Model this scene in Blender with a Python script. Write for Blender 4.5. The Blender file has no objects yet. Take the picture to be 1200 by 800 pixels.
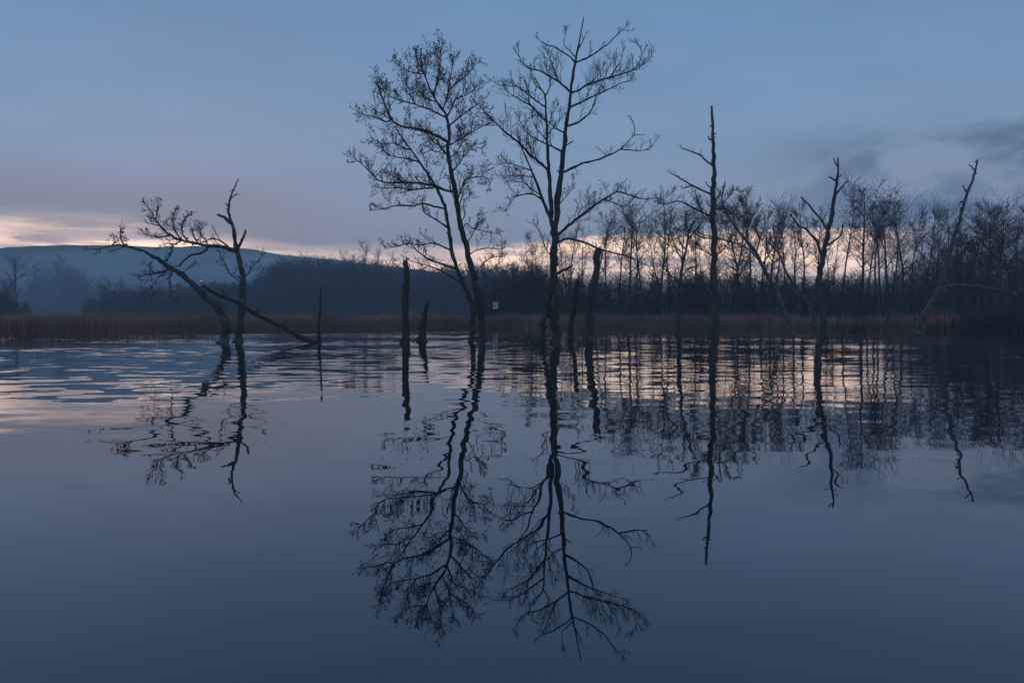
import bpy, math, random
import numpy as np
from mathutils import Vector, noise

R = math.radians
rnd = random.Random(11)
sc = bpy.context.scene
col = sc.collection

# ------------------------------------------------------------------ camera maths
F = 933.0                      # focal length in photo pixels (1200 wide)
HOR = 371.0                    # row of the horizon in the photo
CAMH = 1.6
PITCH = math.atan((400.0 - HOR) / F)
CP, SP = math.cos(PITCH), math.sin(PITCH)


def ray(u, v):
    x, y = (u - 600.0) / F, (400.0 - v) / F
    return Vector((x, CP + y * SP, -SP + y * CP))


def at(u, v, Y):
    d = ray(u, v)
    p = d * (Y / d.y)
    p.z += CAMH
    return p


def dist_of(v, z=0.0):
    d = ray(600, v)
    return d.y * (z - CAMH) / d.z


# ------------------------------------------------------------------ materials
def lin(c):
    c = c / 255.0
    return c / 12.92 if c <= 0.04045 else ((c + 0.055) / 1.055) ** 2.4


def srgb(r, g, b):
    return (lin(r), lin(g), lin(b), 1.0)


class NT:
    def __init__(self, tree):
        self.t = tree
        tree.nodes.clear()

    def n(self, kind, **kw):
        nd = self.t.nodes.new(kind)
        for k, v in kw.items():
            if k.startswith('i_'):
                key = k[2:]
                key = int(key) if key.isdigit() else key.replace('_', ' ')
                nd.inputs[key].default_value = v
            else:
                setattr(nd, k, v)
        return nd

    def l(self, a, b):
        self.t.links.new(a, b)

    def m(self, op, a, b=None, c=None):
        nd = self.t.nodes.new('ShaderNodeMath')
        nd.operation = op
        for i, x in enumerate((a, b, c)):
            if x is None:
                continue
            if isinstance(x, (int, float)):
                nd.inputs[i].default_value = x
            else:
                self.l(x, nd.inputs[i])
        return nd.outputs[0]

    def ss(self, x, a, b):
        nd = self.t.nodes.new('ShaderNodeMapRange')
        nd.interpolation_type = 'SMOOTHSTEP'
        for key, val in (('Value', x), ('From Min', a), ('From Max', b)):
            if isinstance(val, (int, float)):
                nd.inputs[key].default_value = val
            else:
                self.l(val, nd.inputs[key])
        return nd.outputs[0]

    def mix(self, f, a, b):
        nd = self.t.nodes.new('ShaderNodeMix')
        nd.data_type = 'RGBA'
        for key, val in ((0, f), (6, a), (7, b)):
            if isinstance(val, (int, float)):
                nd.inputs[key].default_value = val
            elif isinstance(val, tuple):
                nd.inputs[key].default_value = val
            else:
                self.l(val, nd.inputs[key])
        return nd.outputs[2]

    def ramp(self, f, stops, interp='LINEAR'):
        nd = self.t.nodes.new('ShaderNodeValToRGB')
        cr = nd.color_ramp
        cr.interpolation = interp
        while len(cr.elements) > 1:
            cr.elements.remove(cr.elements[-1])
        cr.elements[0].position = stops[0][0]
        cr.elements[0].color = stops[0][1]
        for p, c in stops[1:]:
            e = cr.elements.new(p)
            e.color = c
        self.l(f, nd.inputs[0])
        return nd.outputs[0]


def new_mat(name):
    m = bpy.data.materials.new(name)
    m.use_nodes = True
    return m, NT(m.node_tree)


def bark_mat(name, dark, light, lichen, lichen_amt, scale=1.0):
    m, t = new_mat(name)
    out = t.n('ShaderNodeOutputMaterial')
    bs = t.n('ShaderNodeBsdfPrincipled')
    bs.inputs['Roughness'].default_value = 0.85
    tc = t.n('ShaderNodeTexCoord')
    mp = t.n('ShaderNodeMapping')
    mp.inputs['Scale'].default_value = (9 * scale, 9 * scale, 1.6 * scale)
    t.l(tc.outputs['Object'], mp.inputs[0])
    n1 = t.n('ShaderNodeTexNoise', i_Scale=1.0, i_Detail=6.0, i_Roughness=0.65)
    t.l(mp.outputs[0], n1.inputs['Vector'])
    c = t.mix(t.ss(n1.outputs['Fac'], 0.35, 0.65), dark, light)
    n2 = t.n('ShaderNodeTexNoise', i_Scale=2.2 * scale, i_Detail=5.0, i_Roughness=0.7)
    t.l(tc.outputs['Object'], n2.inputs['Vector'])
    c = t.mix(t.m('MULTIPLY', t.ss(n2.outputs['Fac'], 0.5, 0.62), lichen_amt), c, lichen)
    t.l(c, bs.inputs['Base Color'])
    bp = t.n('ShaderNodeBump', i_Strength=0.7, i_Distance=0.03)
    t.l(n1.outputs['Fac'], bp.inputs['Height'])
    t.l(bp.outputs[0], bs.inputs['Normal'])
    t.l(bs.outputs[0], out.inputs[0])
    return m


def plain_mat(name, c1, c2, scale, rough=0.9, emit=None, strength=0.0, stretch=None):
    m, t = new_mat(name)
    out = t.n('ShaderNodeOutputMaterial')
    bs = t.n('ShaderNodeBsdfPrincipled')
    bs.inputs['Roughness'].default_value = rough
    tc = t.n('ShaderNodeTexCoord')
    mp = t.n('ShaderNodeMapping')
    if stretch:
        mp.inputs['Scale'].default_value = stretch
    t.l(tc.outputs['Object'], mp.inputs[0])
    n1 = t.n('ShaderNodeTexNoise', i_Scale=scale, i_Detail=5.0, i_Roughness=0.6)
    t.l(mp.outputs[0], n1.inputs['Vector'])
    c = t.mix(t.ss(n1.outputs['Fac'], 0.36, 0.64), c1, c2)
    t.l(c, bs.inputs['Base Color'])
    if emit:
        bs.inputs['Emission Color'].default_value = emit
        bs.inputs['Emission Strength'].default_value = strength
    t.l(bs.outputs[0], out.inputs[0])
    return m


M = {}
M['alder'] = bark_mat('alder_bark', (0.020, 0.018, 0.016, 1), (0.06, 0.055, 0.048, 1), (0.12, 0.14, 0.11, 1), 0.4)
M['dead'] = bark_mat('dead_wood', (0.024, 0.021, 0.018, 1), (0.07, 0.063, 0.055, 1), (0.12, 0.135, 0.105, 1), 0.45)
M['lichen'] = bark_mat('lichen_bark', (0.03, 0.03, 0.026, 1), (0.08, 0.08, 0.068, 1), (0.17, 0.195, 0.16, 1), 0.6)
M['pale'] = bark_mat('pale_bark', (0.035, 0.035, 0.03, 1), (0.10, 0.10, 0.085, 1), (0.21, 0.235, 0.195, 1), 0.65)
M['rot'] = bark_mat('rotten_wood', (0.018, 0.014, 0.011, 1), (0.055, 0.043, 0.033, 1), (0.08, 0.08, 0.05, 1), 0.3)
M['twig'] = plain_mat('twig_bark', (0.035, 0.028, 0.025, 1), (0.075, 0.060, 0.05, 1), 3.0)
M['cone'] = plain_mat('cone_scale', (0.03, 0.022, 0.018, 1), (0.06, 0.045, 0.035, 1), 20.0)
M['wood'] = plain_mat('wood_bark', (0.025, 0.023, 0.02, 1), (0.07, 0.062, 0.055, 1), 1.2)
M['fartwig'] = plain_mat('far_twig_bark', (0.030, 0.024, 0.022, 1), (0.062, 0.05, 0.043, 1), 0.2)
M['moss'] = plain_mat('moss_clump', (0.035, 0.042, 0.02, 1), (0.08, 0.09, 0.05, 1), 12.0)

# ------------------------------------------------------------------ mesh helpers


class MB:
    """collects tubes and cones in world space, then becomes ONE mesh"""

    def __init__(self):
        self.v, self.f = [], []

    def tube(self, pts, rad, sides=6, cap=True):
        n = len(pts)
        base = len(self.v)
        t0 = (pts[1] - pts[0]).normalized()
        a = t0.orthogonal().normalized()
        for i in range(n):
            if i == 0:
                t = pts[1] - pts[0]
            elif i == n - 1:
                t = pts[-1] - pts[-2]
            else:
                t = pts[i + 1] - pts[i - 1]
            t = t.normalized() if t.length > 1e-9 else t0
            a = a - t * a.dot(t)
            a = a.normalized() if a.length > 1e-6 else t.orthogonal().normalized()
            b = t.cross(a)
            r = rad[i]
            for k in range(sides):
                an = 2 * math.pi * k / sides
                self.v.append(pts[i] + a * (r * math.cos(an)) + b * (r * math.sin(an)))
        for i in range(n - 1):
            for k in range(sides):
                k2 = (k + 1) % sides
                p = base + i * sides
                self.f.append((p + k, p + k2, p + sides + k2, p + sides + k))
        if cap:
            e = base + (n - 1) * sides
            self.f.append(tuple(e + k for k in range(sides)))
            self.f.append(tuple(base + k for k in reversed(range(sides))))

    def blob(self, c, r, ax=None, stretch=1.3):
        b = len(self.v)
        ax = ax or Vector((0, 0, 1))
        x = ax.orthogonal().normalized()
        y = ax.cross(x)
        for d in (x, y, -x, -y):
            self.v.append(c + d * r)
        self.v.append(c + ax * r * stretch)
        self.v.append(c - ax * r * stretch)
        for i in range(4):
            j = (i + 1) % 4
            self.f.append((b + i, b + j, b + 4))
            self.f.append((b + j, b + i, b + 5))

    def box(self, c, s, rz=0.0):
        b = len(self.v)
        ca, sa = math.cos(rz), math.sin(rz)
        for dz in (-1, 1):
            for dx, dy in ((-1, -1), (1, -1), (1, 1), (-1, 1)):
                x, y = dx * s[0] / 2, dy * s[1] / 2
                self.v.append(Vector((c[0] + x * ca - y * sa, c[1] + x * sa + y * ca, c[2] + dz * s[2] / 2)))
        for q in ((3, 2, 1, 0), (4, 5, 6, 7), (0, 1, 5, 4), (1, 2, 6, 5), (2, 3, 7, 6), (3, 0, 4, 7)):
            self.f.append(tuple(b + i for i in q))

    def build(self, name, mat, parent=None, smooth=True, origin=None):
        me = bpy.data.meshes.new(name)
        o0 = origin if origin is not None else Vector((0, 0, 0))
        if parent is not None and origin is None:
            o0 = parent.get('_w')
            o0 = Vector(o0) if o0 is not None else Vector((0, 0, 0))
        vs = [tuple(v - o0) for v in self.v]
        me.from_pydata(vs, [], self.f)
        if smooth:
            me.polygons.foreach_set('use_smooth', [True] * len(me.polygons))
        me.materials.append(mat)
        me.update()
        o = bpy.data.objects.new(name, me)
        col.objects.link(o)
        if parent is not None:
            o.parent = parent
        else:
            o.location = o0
        return o


def np_mesh(name, V, Fc, mat, smooth=False):
    """V (n,3) array, Fc (m,k) array of equal-sized faces"""
    me = bpy.data.meshes.new(name)
    k = Fc.shape[1]
    me.vertices.add(len(V))
    me.vertices.foreach_set('co', np.ascontiguousarray(V, np.float32).ravel())
    me.loops.add(Fc.size)
    me.loops.foreach_set('vertex_index', np.ascontiguousarray(Fc, np.int32).ravel())
    me.polygons.add(len(Fc))
    me.polygons.foreach_set('loop_start', np.arange(0, Fc.size, k, dtype=np.int32))
    me.update(calc_edges=True)
    if smooth:
        me.polygons.foreach_set('use_smooth', [True] * len(me.polygons))
    me.materials.append(mat)
    me.validate()
    o = bpy.data.objects.new(name, me)
    col.objects.link(o)
    return o


def tag(o, label=None, cat=None, group=None, kind=None):
    if label:
        o['label'] = label
    if cat:
        o['category'] = cat
    if group:
        o['group'] = group
    if kind:
        o['kind'] = kind
    return o


def empty(name, loc, label=None, cat=None, group=None):
    o = bpy.data.objects.new(name, None)
    o.empty_display_size = 0.3
    o.location = loc
    col.objects.link(o)
    o['_w'] = tuple(loc)
    return tag(o, label, cat, group)


def smooth_path(pts, rad, sub):
    P, Q = [], []
    n = len(pts)
    for i in range(n - 1):
        p0 = pts[max(i - 1, 0)]
        p1, p2 = pts[i], pts[i + 1]
        p3 = pts[min(i + 2, n - 1)]
        for s in range(sub):
            t = s / sub
            P.append(0.5 * ((2 * p1) + (p2 - p0) * t + (2 * p0 - 5 * p1 + 4 * p2 - p3) * t * t + (3 * p1 - p0 - 3 * p2 + p3) * t ** 3))
            Q.append(rad[i] * (1 - t) + rad[i + 1] * t)
    P.append(pts[-1].copy())
    Q.append(rad[-1])
    return P, Q


def rvec(r=rnd):
    while True:
        v = Vector((r.uniform(-1, 1), r.uniform(-1, 1), r.uniform(-1, 1)))
        if 0.05 < v.length < 1:
            return v.normalized()


# ------------------------------------------------------------------ traced trees
class Tree:
    """A standing tree: trunks and limbs follow the silhouette in the photo; every limb
    also gets its own run towards or away from the viewer, so the crown is round."""

    def __init__(self, name, label, cat, base_u, base_v, mat, group=None, D=None):
        self.D = D or dist_of(base_v)
        self.k = self.D / F                    # metres per photo pixel
        w = at(base_u, base_v, self.D)
        w.z = 0.0
        self.root = empty(name, w, label, cat, group)
        self.lines = []                        # (u, v, Y, r)
        self.mat = mat

    def find(self, u, v):
        best = min(self.lines, key=lambda q: (q[0] - u) ** 2 + (q[1] - v) ** 2)
        return best

    def path(self, pts, w0, w1, slope=0.0, root=None, sub=4, rough=0.17):
        us = [p[0] for p in pts]
        vs = [p[1] for p in pts]
        Y0 = self.D if root is None else root
        acc = 0.0
        P, rr = [], []
        tot = sum(math.hypot(us[i + 1] - us[i], vs[i + 1] - vs[i]) for i in range(len(pts) - 1))
        for i in range(len(pts)):
            if i:
                acc += math.hypot(us[i] - us[i - 1], vs[i] - vs[i - 1])
            t = acc / tot
            Y = Y0 + slope * acc * self.k
            P.append(at(us[i], vs[i], Y))
            rr.append((w0 * (1 - t) ** 0.9 + w1 * (1 - (1 - t) ** 0.9)) * 0.5 * self.k)
        Ps, Rs = smooth_path(P, rr, sub)
        for i in range(1, len(Ps) - 1):
            Ps[i] = Ps[i] + rvec() * Rs[i] * 0.35
        Rs = [r * (1 + rnd.uniform(-rough, rough)) for r in Rs]
        for p, r in zip(Ps, Rs):
            d = p - Vector((0, 0, CAMH))
            # back to photo pixels, for finding the nearest attachment point only
            fw = d.y * CP - d.z * SP
            up = d.y * SP + d.z * CP
            self.lines.append((600 + F * d.x / fw, 400 - F * up / fw, p.y, r))
        return Ps, Rs

    def trunk(self, pts, w0, w1, slope=0.0, name='trunk', sides=9, mat=None, sink=True, flare=1.35, jag=False):
        flare = 1 + (flare - 1) * 1.5
        root = None
        if self.lines:
            q = self.find(*pts[0])
            if math.hypot(q[0] - pts[0][0], q[1] - pts[0][1]) < 14:
                root = q[2]
                sink = False
        Ps, Rs = self.path(pts, w0, w1, slope, root)
        if sink:
            Rs[0] *= flare
            if len(Rs) > 2:
                Rs[1] *= 1 + (flare - 1) * 0.6
            p = Ps[0].copy()
            p.z = -0.9
            Ps.insert(0, p)
            Rs.insert(0, Rs[0] * 1.1)
        mb = MB()
        mb.tube(Ps, Rs, sides)
        for k in range(3, len(Ps) - 2):             # knots and snapped-off twigs
            if rnd.random() < .32:
                tn = (Ps[k + 1] - Ps[k]).normalized()
                sd = rvec()
                sd = (sd - tn * sd.dot(tn)).normalized()
                q, rk = Ps[k].lerp(Ps[k + 1], rnd.random()), Rs[k]
                ln = rk * rnd.uniform(1.2, 2.0)
                mb.tube([q, q + (sd + tn * .4) * ln * .6, q + (sd + tn * .7) * ln], [rk * .5, rk * .32, rk * .2], 5)
        if jag:                                  # splintered break
            top, r = Ps[-1], Rs[-1]
            for k in range(7):
                a = k * 0.9
                q = top + Vector((math.cos(a), math.sin(a), 0)) * r * 0.6 - Vector((0, 0, r * 0.5))
                h = r * rnd.uniform(1.0, 3.2)
                mb.tube([q, q + Vector((rnd.uniform(-.2, .2) * r, 0, h))], [r * 0.42, r * 0.06], 4)
        return mb.build(name, mat or self.mat, self.root), Ps, Rs

    def limb(self, pts, w0=2.6, w1=0.7, slope=None, tw=1.0, L=1.0, cones=0.3, name='branch', start=0.25, up=0.55, mat=None, sides=6, curl=0.5):
        q = self.find(*pts[0])
        if slope is None:
            slope = rnd.choice((-1, 1)) * rnd.uniform(0.2, 0.75)
        p2 = [(q[0], q[1])] + list(pts[1:]) if math.hypot(q[0] - pts[0][0], q[1] - pts[0][1]) < 16 else pts
        Ps, Rs = self.path(p2, w0, w1, slope, q[2])
        mb = MB()
        mb.tube(Ps, Rs, sides)
        o = mb.build(name, mat or self.mat, self.root)
        o['_w'] = self.root['_w']
        if tw > 0:
            t = MB()
            spray(t, Ps, Rs, start, tw, L, cones, up, curl)
            if t.v:
                t.build('twig_spray', M['twig'], o)['kind'] = 'stuff'
        return o


def spray(t, Ps, Rs, start, dens, L, cones, up, curl, r=rnd, rmin=0.015):
    """side shoots along a limb, each with its own small twigs and a few cones"""
    seg = [(Ps[i + 1] - Ps[i]).length for i in range(len(Ps) - 1)]
    tot = sum(seg)
    n = max(2, int(tot * dens * 3.4))
    zb = Vector((0, 0, 1))
    for k in range(n + 2):
        s = tot if k >= n else tot * (start + (1 - start) * (k + r.random()) / n)
        i, a = 0, s
        while i < len(seg) - 1 and a > seg[i]:
            a -= seg[i]
            i += 1
        f = min(a / max(seg[i], 1e-6), 1)
        p = Ps[i].lerp(Ps[i + 1], f)
        tan = (Ps[i + 1] - Ps[i]).normalized()
        side = rvec(r)
        side = (side - tan * side.dot(tan)).normalized()
        d = (tan * r.uniform(0.3, 1.0) + side * r.uniform(0.5, 1.0) + zb * up * r.uniform(0.0, 1.2)).normalized()
        if k >= n:
            d = (tan + side * 0.3).normalized()
        ln = L * r.uniform(0.45, 1.35) * (1.15 - 0.55 * s / tot)
        shoot(t, p, d, ln, min(Rs[i] * 0.6, 0.028), cones, curl, r, rmin, up)


def shoot(t, p, d, ln, r0, cones, curl, r, rmin, up, depth=0, kink=0.24):
    m = 5
    pts, rad, dirs = [p.copy()], [max(r0, rmin)], [d]
    bend = rvec(r) * curl * .7 + Vector((0, 0, curl * 0.8 * up))
    for j in range(m):
        d = (d + bend * 0.26 + rvec(r) * kink).normalized()
        p = p + d * (ln / m)
        pts.append(p.copy())
        dirs.append(d)
        rad.append(max(rmin * 0.6, r0 * (1 - (j + 1) / m)))
    t.tube(pts, rad, 3, cap=False)
    if depth < 2 and ln > .22:
        for j in range(1, m + 1):
            if depth == 1 and j % 2 == 0:
                continue
            side = rvec(r)
            side = (side - dirs[j] * side.dot(dirs[j])).normalized()
            dd = (dirs[j] * r.uniform(.5, 1.1) + side * .8 + Vector((0, 0, 0.3 * up))).normalized()
            shoot(t, pts[j], dd, ln * r.uniform(0.3, 0.62) * (1.1 - .08 * j), rmin, cones * .8, curl, r, rmin * 0.88, up, depth + 1, kink)
    if r.random() < cones:
        for q in range(r.randint(1, 2)):
            t.blob(p + rvec(r) * 0.04, r.uniform(0.02, 0.036), rvec(r), 1.5)


# ---- the two tall alders --------------------------------------------------------
A = Tree('alder_tree', 'bushy bare alder with two leaning stems, standing left of the tallest tree', 'tree', 560, 401, M['alder'])
A.trunk([(564, 402), (565, 392), (562, 360), (556, 325), (547, 292), (540, 267), (536, 245), (532, 220), (529, 203), (526, 190), (525, 175), (526, 160), (525, 145), (521, 132), (512, 120), (505, 107), (500, 95), (495, 80)], 9.5, 1.4, 0.03)
A.trunk([(551, 402), (554, 385), (555, 366), (551, 350), (541, 330), (531, 300), (527, 275), (522, 245), (517, 232), (511, 219), (500, 202), (492, 190), (481, 175), (470, 160), (463, 148)], 6.5, 1.2, -0.10, flare=1.2)
lim = [
    # pts, w0, w1
    ([(532, 316), (520, 310), (505, 305), (494, 298), (487, 292), (480, 285), (468, 288), (457, 290)], 2.6, .8),
    ([(527, 292), (519, 289), (512, 286), (503, 285), (495, 287), (484, 286)], 2.4, .8),
    ([(541, 334), (526, 322), (505, 312), (492, 309), (482, 306)], 2.2, .7),
    ([(524, 271), (518, 262), (512, 258), (505, 254), (497, 249), (495, 240)], 2.4, .7),
    ([(520, 247), (509, 242), (497, 239), (482, 241), (465, 241), (452, 244), (437, 246)], 2.4, .7),
    ([(531, 228), (521, 223), (510, 218), (487, 214), (465, 214), (445, 212), (432, 200), (424, 192), (416, 187)], 3.0, .8),
    ([(511, 221), (497, 221), (482, 222), (464, 220), (447, 221)], 2.0, .7),
    ([(525, 167), (516, 161), (507, 157), (487, 151), (467, 147), (457, 137), (450, 120), (445, 106), (442, 95)], 3.2, .9),
    ([(460, 140), (452, 143), (441, 138), (425, 134)], 1.8, .6),
    ([(523, 181), (516, 172), (509, 167), (500, 157), (491, 153)], 2.4, .7),
    ([(493, 191), (482, 187), (470, 185), (461, 183), (452, 179)], 2.0, .7),
    ([(481, 176), (474, 174), (462, 168), (450, 169), (440, 165)], 1.8, .6),
    ([(521, 140), (513, 133), (505, 129), (487, 122), (480, 107), (474, 92)], 2.4, .8),
    ([(488, 123), (470, 118), (455, 112), (445, 102)], 1.7, .6),
    ([(526, 148), (534, 141), (542, 135), (553, 127), (562, 121)], 2.2, .7),
    ([(526, 137), (529, 128), (533, 118), (547, 111), (555, 105), (561, 99)], 2.2, .7),
    ([(527, 171), (538, 164), (550, 157), (562, 150), (572, 145)], 2.0, .7),
    ([(508, 113), (511, 100), (514, 85), (516, 70), (517, 56)], 2.2, .7),
    ([(521, 128), (525, 110), (527, 98), (529, 84), (531, 71)], 2.0, .7),
    ([(531, 108), (535, 97), (546, 89), (552, 82), (557, 76)], 1.8, .6),
    ([(500, 96), (496, 85), (490, 74), (487, 64)], 1.6, .6),
    ([(498, 90), (500, 78), (503, 66)], 1.4, .6),
    ([(496, 87), (489, 86), (480, 84), (471, 79)], 1.6, .6),
    ([(531, 202), (540, 189), (545, 176), (552, 170), (560, 173)], 2.0, .7),
    ([(536, 235), (542, 218), (545, 211), (560, 207), (572, 210), (574, 218)], 2.0, .7),
    ([(543, 272), (546, 262), (553, 267), (565, 270), (580, 274)], 1.6, .7),
    ([(550, 300), (556, 294), (570, 291), (587, 292)], 1.6, .7),
    ([(537, 243), (541, 232), (543, 221)], 1.8, .7),
    ([(541, 262), (545, 252), (543, 240), (548, 232)], 1.6, .7),
    ([(545, 285), (552, 278), (556, 268), (560, 258)], 1.5, .6),
    ([(536, 240), (530, 228), (527, 215)], 1.5, .6),
    ([(524, 168), (514, 178), (505, 176), (497, 180)], 1.7, .6),
    ([(555, 325), (563, 312), (572, 304), (583, 301)], 1.6, .6),
    ([(527, 186), (536, 178), (541, 166), (540, 155)], 1.5, .6),
    ([(512, 119), (500, 116), (492, 108), (488, 98)], 1.6, .6),
]
for p, a, b in lim:
    low = sum(q[1] for q in p) / len(p) > 225
    A.limb(p, a, b, tw=0.75 if low else 1.6, L=0.9 if low else 1.15, cones=0.65, start=0.3 if low else 0.12, curl=0.7)

B = Tree('alder_tree', 'tallest bare tree, straight pointed leader and long bare limbs to the right', 'tree', 648, 402, M['alder'])
B.trunk([(652, 403), (651, 385), (650, 367), (648, 328), (649, 297), (651, 273), (653, 241), (657, 210), (659, 186), (663, 156), (667, 125), (671, 92), (675, 68), (680, 43), (684, 20)], 11, 0.9, 0.0)
B.trunk([(634, 403), (636, 380), (641, 362), (644, 340), (647, 322)], 7, 5.5, 0.0, flare=1.2)
B.trunk([(650, 278), (647, 262), (645, 236), (644, 212), (642, 186), (641, 158), (640, 131), (639, 114), (633, 103), (626, 90)], 6, 1.2, -0.08, name='stem')
B.trunk([(646, 258), (641, 246), (634, 228), (623, 200), (612, 175), (607, 160)], 4, 1.0, 0.25, name='stem')
lim = [
    ([(642, 198), (632, 190), (623, 183), (607, 167), (590, 153), (576, 139), (565, 128)], 3.2, .9, 1.0, 1.1),
    ([(658, 180), (648, 172), (640, 169), (620, 158), (612, 147), (608, 138)], 2.3, .7, .8, .9),
    ([(663, 157), (652, 151), (645, 145), (638, 140)], 2.0, .7, .5, .7),
    ([(640, 128), (632, 121), (623, 114), (609, 103), (598, 101), (590, 100)], 2.2, .7, 1.1, 1.0),
    ([(640, 143), (630, 132), (620, 123), (601, 112), (592, 106)], 2.2, .7, 1.0, .9),
    ([(669, 110), (662, 102), (653, 95), (634, 84), (618, 79), (608, 66)], 2.6, .7, 1.0, .8),
    ([(655, 97), (650, 84), (646, 72), (641, 62)], 1.6, .6, 1.2, .7),
    ([(674, 73), (667, 66), (659, 61), (651, 56), (642, 53), (633, 48)], 1.9, .7, .45, .5),
    ([(674, 67), (668, 60), (662, 54), (661, 48), (663, 40)], 1.6, .6, .5, .5),
    ([(677, 72), (686, 69), (695, 64), (711, 53), (718, 46), (725, 39), (733, 33)], 2.2, .7, .6, .6),
    ([(670, 112), (680, 105), (689, 99), (714, 91), (741, 83), (755, 75), (763, 68)], 2.8, .8, 1.1, .9),
    ([(670, 128), (679, 121), (689, 116), (717, 103), (727, 98), (737, 95)], 2.5, .7, .8, .8),
    ([(667, 150), (676, 144), (684, 139), (692, 131), (695, 124), (700, 110), (704, 100), (710, 88)], 2.6, .7, .5, .8),
    ([(660, 202), (670, 197), (684, 191), (698, 188), (711, 183), (722, 178), (730, 172), (737, 165), (743, 159), (752, 158)], 3.0, .8, .25, .5),
    ([(728, 178), (740, 176), (755, 176), (764, 170), (770, 164)], 1.5, .6, .7, .5),
    ([(743, 160), (744, 153), (743, 146), (739, 138)], 1.2, .5, .3, .3),
    ([(712, 182), (705, 177), (700, 173), (698, 172)], 1.0, .5, 0, .3),
    ([(677, 60), (681, 52), (686, 42)], 1.6, .7, .2, .3),
    ([(661, 175), (666, 169), (672, 165)], 1.8, 1.0, 0, .3),
    ([(655, 275), (662, 268), (669, 262), (688, 247), (706, 234), (715, 229), (724, 225), (736, 228), (752, 233)], 4.2, 1.0, 1.0, .8),
    ([(708, 234), (718, 237), (727, 241), (735, 240), (741, 234)], 1.6, .6, .8, .5),
    ([(655, 286), (660, 281), (667, 280), (685, 284), (706, 293), (722, 297), (737, 301), (750, 307), (761, 312)], 3.2, .9, .15, .35),
    ([(637, 236), (628, 229), (621, 227), (614, 228), (605, 230), (598, 238), (594, 245)], 2.2, .7, 1.0, .8),
    ([(634, 229), (622, 221), (613, 214), (601, 212)], 1.6, .6, 1.2, .9),
    ([(624, 203), (612, 196), (600, 192), (590, 191)], 1.7, .6, 1.1, .9),
    ([(627, 210), (615, 206), (604, 205), (592, 207)], 1.5, .6, 1.2, .9),
    ([(644, 200), (634, 193), (628, 185), (625, 172)], 1.5, .6, 1.0, .8),
    ([(642, 165), (634, 157), (628, 150), (624, 140)], 1.6, .6, 1.0, .8),
    ([(641, 160), (648, 150), (655, 143), (656, 134)], 1.5, .7, .8, .6),
    ([(644, 150), (646, 138), (650, 128)], 1.4, .6, .9, .7),
    ([(639, 114), (644, 102), (645, 92), (642, 84)], 1.6, .7, .9, .6),
    ([(635, 105), (629, 101), (625, 92), (622, 84)], 1.4, .6, .9, .6),
    ([(690, 100), (700, 90), (706, 80), (712, 70)], 1.3, .6, .9, .6),
    ([(717, 91), (722, 80), (728, 70), (730, 60)], 1.3, .6, 1.0, .6),
    ([(741, 83), (750, 72), (752, 60), (749, 54)], 1.2, .6, 1.0, .6),
    ([(655, 240), (662, 232), (670, 222), (672, 214)], 1.5, .6, .9, .6),
    ([(649, 305), (640, 292), (634, 276), (630, 268)], 1.8, .7, .8, .7),
    ([(675, 256), (680, 246), (690, 238), (694, 232)], 1.3, .6, 1.2, .6),
]
for p, a, b, d, L in lim:
    B.limb(p, a, b, tw=d * (1.0 if d > .6 else .8), L=L * 1.35, cones=0.12, start=0.15, curl=0.6, up=0.75)
B.limb([(646, 323), (652, 321), (660, 317), (671, 311)], 4.2, 2.2, slope=-0.8, tw=0, name='broken_limb', mat=M['lichen'])
B.limb([(643, 371), (655, 365), (667, 361), (685, 350), (697, 345), (711, 340)], 3.2, 1.4, slope=-0.6, tw=0, name='broken_limb', mat=M['lichen'])

# ---- left pair ------------------------------------------------------------------
L1 = Tree('leaning_tree', 'lichen-covered tree leaning far over to the left, its long limb low across the hill', 'tree', 261, 402, M['lichen'])
L1.trunk([(262, 403), (263, 394), (265, 381), (258, 363), (241, 348), (224, 332), (210, 320), (197, 313), (187, 304), (178, 300)], 10, 4.2, -0.12, flare=1.6)
for p, a, b, d, L, s in [
    ([(180, 301), (170, 295), (160, 292), (150, 289), (140, 287), (130, 288), (118, 291), (105, 292)], 3.6, .8, .35, .5, -.2),
    ([(150, 290), (144, 285), (141, 277), (141, 268)], 2.0, .8, 1.5, .5, .3),
    ([(131, 288), (137, 283), (145, 280)], 1.4, .6, 1.2, .45, -.3),
    ([(148, 290), (141, 291), (133, 294)], 1.4, .6, .3, .4, .4),
    ([(200, 315), (192, 318), (182, 320), (174, 321), (166, 324)], 2.6, .8, 1.0, .6, .5),
    ([(176, 321), (175, 313), (170, 309)], 1.6, .6, 1.2, .5, .3),
    ([(204, 318), (199, 326), (199, 336), (200, 346)], 1.8, .7, .5, .7, -.4),
    ([(210, 320), (216, 318), (222, 312), (228, 309)], 1.4, .6, .6, .5, .3),
    ([(198, 316), (186, 325), (178, 336), (172, 343)], 1.5, .6, .9, .7, .4),
    ([(190, 307), (196, 303), (200, 298), (201, 293)], 1.6, .7, .8, .5, -.2),
]:
    L1.limb(p, a, b, slope=s, tw=d * 1.0, L=L * 1.25, cones=0.2, curl=0.7, up=0.4)
t = MB()
for q in L1.lines:
    if 176 < q[0] < 215 and rnd.random() < 0.8:
        t.blob(at(q[0] + rnd.uniform(-2, 2), q[1] + rnd.uniform(-3, 2), q[2]), rnd.uniform(.03, .08), rvec(), 1.3)
t.build('moss_clump', M['moss'], L1.root)['kind'] = 'stuff'

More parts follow.
